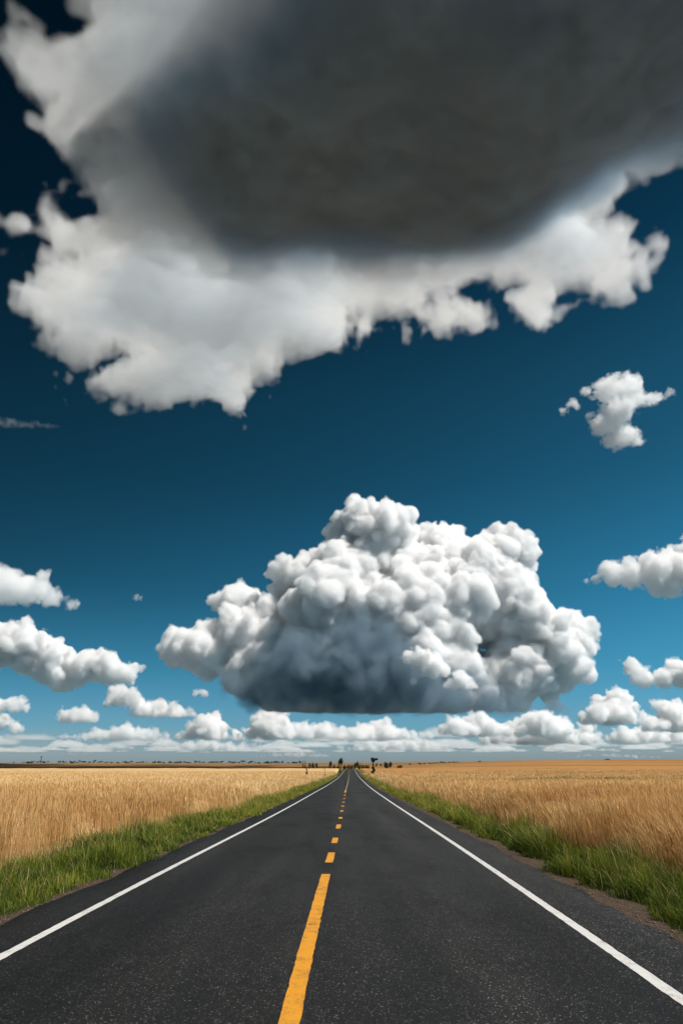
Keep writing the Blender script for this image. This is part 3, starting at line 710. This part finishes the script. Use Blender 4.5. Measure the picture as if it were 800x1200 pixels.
# small and middle clouds: (label, lobes, base, distance, options)
def rowof(x0, x1, yt, yb, seed, hump=None):
    """A low cumulus between two photo columns: billows over a flat base, highest where hump says."""
    r = np.random.default_rng(seed); H = yb - yt; out = []
    n = max(3, int((x1 - x0) / max(H * .42, 3)))
    for i in range(n):
        t = (i + .5) / n; e = math.sin(math.pi * min(max(t, .06), .94)) ** .55
        h = H * e * r.uniform(.62, 1.12)
        if hump: h *= np.interp(t, [q[0] for q in hump], [q[1] for q in hump])
        rad = max(h * .58, 2.6); out.append((x0 + (x1 - x0) * t, yb - h + rad, rad, r.uniform(-.6, .6) * H))
        if h > 12: out.append((x0 + (x1 - x0) * t + r.uniform(-4, 4), yb - h * .35, h * .38, r.uniform(-.4, .2) * H))
    return out
G3 = 'fair weather clouds low over the horizon'
small = [
 ('grey based cloud cut by the left edge, level with the top of the towering cumulus', [(-25, 690, 26, 0), (5, 688, 24, 0), (35, 692, 21, 0), (60, 700, 14, 0), (80, 708, 8, 0), (-60, 690, 30, 0)], 718, 7000, dict(tau=.13, soft=4, wisp=1.0)),
 ('long billowing cloud bank on the left below the grey based cloud', [(-10, 758, 28, 0), (15, 755, 26, 0), (38, 768, 24, 0), (60, 780, 24, 0), (95, 786, 20, 0), (125, 784, 20, 0), (148, 790, 15, 0), (70, 795, 16, 0), (-45, 765, 30, 0)], 812, 10500, dict(tau=.35)),
 ('pair of small joined clouds right below the left cloud bank', rowof(120, 172, 801, 829, 3) + rowof(150, 230, 822, 841, 4), 841, 13500, dict(tau=.35)),
 ('small oval cloud left of the joined pair, under the left cloud bank', rowof(64, 116, 826, 848, 5), 848, 14500, dict(tau=.35)),
 ('cloud stack at the left edge near the horizon', [(-5, 828, 12, 0), (15, 826, 11, 0), (28, 829, 6, 0), (3, 848, 12, 0), (18, 856, 9, 0), (-20, 845, 16, 0)], 866, 16500, dict(tau=.35)),
 ('tiny round cloud left of the dark base of the towering cumulus', [(229, 814, 5, 0), (235, 814, 5.5, 0)], 820, 13000, dict(tau=.35)),
 ('low cumulus with a pointed crown left of the dark base of the towering cumulus', rowof(203, 286, 832, 868, 6, [(0, .6), (.4, 1), (1, .6)]), 868, 20000, dict(tau=.35)),
 ('double humped low cumulus directly under the left end of the slate base', rowof(288, 368, 822, 867, 8, [(0, .9), (.3, 1), (.55, .6), (1, .75)]), 867, 20000, dict(tau=.35)),
 ('long chain of low puffs under the slate base, above the vanishing road', rowof(374, 508, 846, 868, 9), 868, 22000, dict(tau=.3)),
 ('pile of low clouds under the right end of the towering cumulus', rowof(515, 600, 830, 862, 10) + rowof(590, 684, 834, 862, 21), 864, 11000, dict(tau=.3)),
 ('low broad cloud row just behind the pile under the towering cumulus', rowof(560, 705, 838, 872, 14), 873, 24000, dict(tau=.3)),
 ('faint low cloud row right over the vanishing road', rowof(395, 540, 862, 879, 15), 880, 30000, dict(tau=.25)),
 ('low cloud row at the left between the edge stack and the pointed cumulus', rowof(88, 198, 850, 868, 16), 869, 22000, dict(tau=.3)),
 ('thin low cloud row under the pointed cumulus', rowof(180, 330, 866, 880, 18), 881, 30000, dict(tau=.25)),
 ('low cloud row far right over the horizon', rowof(690, 830, 852, 872, 19), 873, 25000, dict(tau=.3)),
 ('grey white cloud row rising behind the double humped cumulus', rowof(300, 420, 846, 866, 20), 867, 26000, dict(tau=.3)),
 ('low pale cloud with a grey base, right of the pile under the towering cumulus', rowof(676, 760, 814, 848, 12), 850, 18000, dict(tau=.35)),
 ('low cloud at the right edge over the horizon', rowof(754, 830, 824, 856, 13), 858, 18500, dict(tau=.33)),
 ('wide wisp tailed cloud at the right edge beside the towering cumulus', [(820, 668, 30, 0), (790, 665, 24, 0), (765, 670, 24, 0), (740, 672, 18, 0), (715, 674, 14, 0), (698, 680, 6, 0), (686, 681, 4, 0), (780, 684, 18, 0), (850, 670, 30, 0)], 702, 6500, dict(tau=.2, soft=3.5, wisp=.8)),
 ('white cloud at the right edge below the wisp tailed one', [(740, 783, 12, 0), (752, 795, 12, 0), (775, 794, 15, 0), (795, 790, 18, 0), (820, 790, 20, 0)], 808, 11500, dict(tau=.35)),
 ('tiny torn wisp left of the top of the towering cumulus', [(160, 700, 4.5, 0), (165, 701, 3, 0), (156, 702, 2.5, 0)], 706, 7000, dict(tau=.06, soft=4, wisp=1.5, vpp=2)),
 ('ragged white cloud alone in the blue at right', [(712, 458, 17, 0), (726, 462, 18, 0), (722, 485, 18, 0), (705, 500, 15, 0), (730, 510, 17, 0), (745, 517, 10, 0), (748, 466, 13, 0), (762, 468, 11, 0), (775, 465, 9, 0), (786, 460, 6, 0), (738, 450, 13, 0), (735, 475, 14, 0), (684, 458, 7, 0), (672, 475, 7, 0), (660, 482, 6, 0), (690, 487, 7, 0), (720, 525, 5, 0)], 532, 3000, dict(tau=.11, soft=5, wisp=1.2, puff=.9, vpp=1.4, aniso=.4, ragged=6, cell=7, swirl=3)),
 ('thin faint streak of cloud at the left edge in mid sky', [(x_, 494 + x_ * .1, 6.5 - x_ * .03, 0) for x_ in range(-12, 66, 5)], 503, 3200, dict(tau=.02, soft=7, wisp=.9, vpp=1.3, ragged=2, cell=7)),
]
for i, (lab, lo_, b_, Y_, kw) in enumerate(small):
    kw = dict(kw); kw.setdefault('vpp', 1.15); kw.setdefault('swirl', 2.2); kw.setdefault('wisp', .5); kw.setdefault('soft', 3.4); kw['tau'] = kw['tau'] * .8
    cumulus(lab, lo_, b_, Y_, seed=30 + i, **kw)
rr = random.Random(11)
for i in range(14):
    yb = rr.choice([862, 866, 870, 874, 878, 881, 884, 887]) + rr.uniform(-1, 1); x0 = rr.uniform(-30, 780); wd = rr.uniform(30, 130); hh = rr.uniform(4, 11) * (1.25 - (yb - 862) / 40)
    Yd = min(1050 / ((897 - yb) / FPX), 60000)
    cumulus('one of many thin pale clouds lined up far off over the horizon', rowof(x0, x0 + wd, yb - hh, yb, 400 + i), yb, Yd, seed=70 + i, vpp=1.1, tau=.2, soft=3, wisp=.7, group=G3, kids=10, cell=5)

# a field of small fair-weather clouds running off to the horizon
fv = 62.0; fs = (1130, 620, 17); lo_f = np.array([-35000., 25000., 960.])
cov = fbm3((fs[0], fs[1], 2), (19, 17, 2), 5, 901, .6)[:, :, 0] + .18 * fbm3((fs[0], fs[1], 2), (120, 60, 2), 1, 905)[:, :, 0]
tall = (np.clip(cov - .62, 0, 1.2)[:, :, None] * 420).astype(np.float32)
zf = (np.arange(fs[2]) * fv - 90)[None, None, :].astype(np.float32)
nf = fbm3(fs, 5, 2, 911, .6)
fd = np.minimum(np.minimum(zf / 60, (tall - zf) / 160 + .2), cov[:, :, None] * 2 - 1.25) + .35 * nf * (tall > 0)
yfade = sstep(0, 60, np.arange(fs[1]))[None, :, None]
fd = np.clip(fd, 0, 1) * yfade
tag(volume_object('cloud_bank', fd, tuple(lo_f), fv, cloud_material('far_cloud_vapour', .0028, .2)), 'broken bank of small pale clouds running along the whole horizon', 'clouds', kind='stuff')

# ---- the huge dark cloud overhead, laid out on a level base
BASE = 1150.0
OUT = [(40, -60), (60, 0), (22, 52), (58, 108), (98, 122), (30, 158), (70, 190), (108, 205), (22, 215), (40, 262), (90, 262), (128, 292), (60, 345), (34, 378), (100, 418), (172, 420),
       (160, 440), (98, 457), (170, 480), (275, 481), (300, 445), (340, 425), (392, 432), (422, 418), (408, 372), (440, 352), (490, 362), (478, 392), (515, 398), (556, 385), (545, 350), (600, 342), (628, 370),
       (652, 345), (712, 336), (716, 312), (752, 292), (728, 262), (735, 235), (775, 225), (800, 262), (850, 230), (900, 100), (1000, -150), (700, -350), (400, -420), (100, -330), (-20, -180)]
def to_base(px, py):
    d = ray(px, py); t = (BASE - EYE) / d[2]; return d[0] * t, d[1] * t
poly = np.array([to_base(x_ - (22 if x_ < 135 and y_ < 300 else 0), y_ - (9 if y_ > 330 else 5)) for x_, y_ in OUT])
vox = 5.2
lo = np.array([poly[:, 0].min() - 150, poly[:, 1].min() - 100, BASE - 60]); hi = np.array([poly[:, 0].max() + 100, poly[:, 1].max() + 350, BASE + 410])
lo[0] = max(lo[0], -1350); hi[0] = min(hi[0], 1350); lo[1] = max(lo[1], 560)
shape = tuple(((hi - lo) / vox).astype(int))
gx = lo[0] + vox * np.arange(shape[0]); gy = lo[1] + vox * np.arange(shape[1])
PX, PY = np.meshgrid(gx, gy, indexing='ij')
inside = np.zeros(PX.shape, bool); n = len(poly)
for i in range(n):
    x0, y0 = poly[i]; x1, y1 = poly[(i + 1) % n]
    if y0 == y1: continue
    c_ = ((y0 > PY) != (y1 > PY)) & (PX < (x1 - x0) * (PY - y0) / (y1 - y0) + x0); inside ^= c_
# signed distance to the outline (metres, positive inside)
dist = np.full(PX.shape, 1e9)
for i in range(n):
    a_ = poly[i]; b_ = poly[(i + 1) % n]; ab = b_ - a_; L2 = ab @ ab
    t = np.clip(((PX - a_[0]) * ab[0] + (PY - a_[1]) * ab[1]) / L2, 0, 1)
    dist = np.minimum(dist, np.hypot(PX - a_[0] - t * ab[0], PY - a_[1] - t * ab[1]))
dist = np.where(inside, dist, -dist)
# thickness: thin bright rim, deep dark heart; the heart lies up and to the right of the picture
core = np.array([to_base(*q) for q in [(275, 110), (320, 30), (390, -80), (1000, -160), (1000, 130), (880, 185), (745, 250), (640, 292), (500, 300), (400, 305), (305, 285), (270, 215), (285, 165)]])
cin = np.zeros(PX.shape, bool); nc = len(core)
QX = PX + 190 * fbm3((shape[0], shape[1], 2), (75, 60, 2), 6, 871, .55)[:, :, 0]; QY = PY + 170 * fbm3((shape[0], shape[1], 2), (60, 60, 2), 6, 881, .55)[:, :, 0]
for i in range(nc):
    x0, y0 = core[i]; x1, y1 = core[(i + 1) % nc]
    if y0 == y1: continue
    cin ^= ((y0 > QY) != (y1 > QY)) & (QX < (x1 - x0) * (QY - y0) / (y1 - y0) + x0)
cin = cin.astype(np.float32)
kw_ = 37; ker = np.hanning(kw_ + 2)[1:-1]; ker /= ker.sum()
cin = np.apply_along_axis(lambda v: np.convolve(np.pad(v, kw_ // 2, mode='edge'), ker, 'valid'), 0, cin)
cin = np.apply_along_axis(lambda v: np.convolve(np.pad(v, kw_ // 2, mode='edge'), ker, 'valid'), 1, cin)
big = fbm3((shape[0], shape[1], 2), (54, 54, 2), 3, 801, .5)[:, :, 0]
frg = fbm3((shape[0], shape[1], 2), (44, 44, 2), 1, 841)[:, :, 0] * .6
for o_, (c_, k_) in enumerate(((24, .6), (13, .5), (7, .45), (3.8, .36), (2, .22))): frg = frg + k_ * noise3((shape[0], shape[1], 2), (c_, c_, 2), 850 + o_)[:, :, 0]
dist = (dist - 7 + 34 * frg * (1 - cin)).astype(np.float32)
tear = fbm3((shape[0], shape[1], 2), (70, 50, 2), 6, 861, .58)[:, :, 0]
cin = sstep(.05, 1.05, cin + .42 * tear * np.clip(cin * 4, 0, 1)) * (1 + .15 * tear); cin = np.clip(cin, 0, 1.3).astype(np.float32)
thick = 34 + 80 * sstep(0, 220, dist) + 270 * cin + 35 * big * (1 - cin) + 80 * big * cin + 25 * tear * cin                     # metres
thick = np.clip(thick, 25, 390).astype(np.float32)
zrel = (lo[2] + vox * np.arange(shape[2], dtype=np.float32) - BASE)[None, None, :]
hrel = zrel / thick[:, :, None].astype(np.float32)
n3 = .45 * fbm3(shape, 50, 1, 810) + .85 * fbm3(shape, 22, 4, 811, .66)
n3b = fbm3(shape, 16, 3, 821, .6, billow=True)
# torn holes where blue shows through, and a deeper fringe
for hx, hy, hr in ((150, 262, 48), (192, 424, 40), (308, 442, 32), (400, 385, 26), (455, 375, 20), (240, 300, 20), (118, 180, 35), (110, 250, 55), (708, 262, 14), (740, 240, 22), (390, 395, 22), (530, 365, 30), (600, 330, 20), (300, 480, 30)):
    q = to_base(hx, hy); dist = dist - 1.5 * hr * np.exp(-(((PX - q[0]) ** 2 + (PY - q[1]) ** 2) / (hr * 1.1) ** 2))
prof = np.minimum((zrel + 30 + (24 * big * cin)[:, :, None]) / 55.0, (1.0 - hrel) * 2.2).astype(np.float32)
d3 = (dist / 75.0)[:, :, None].astype(np.float32)
f = np.minimum(d3 + .06, 1.6) ; f = np.minimum(f, prof)
f = f.astype(np.float32)
f = f + ((.28 + .15 * sstep(160, 0, dist)) * (1 - .5 * np.minimum(cin, 1)))[:, :, None] * n3 - (.14 * (1 - np.minimum(cin, 1)))[:, :, None] * n3b
den = np.clip(f / .20, 0, 1)
den = np.clip(den + np.clip(cin[:, :, None] * 2 - 1, 0, 1) * (prof > .3), 0, 1).astype(np.float32)     # the heart is smooth and closed
den *= (.62 + .10 * sstep(0, 130, dist) + .85 * cin * (1 + .45 * tear + .25 * frg))[:, :, None].astype(np.float32)
mat = cloud_material('storm_cloud_vapour', .026, .35); paint_core_shade(mat, .6, 1.6, (.60, .715, .80))  # shade of the cloud's heart painted into its vapour colour
o = volume_object('storm_cloud', den, tuple(lo), vox, mat)
tag(o, 'huge dark grey cloud with bright torn edges filling the upper sky', 'cloud', kind='stuff')
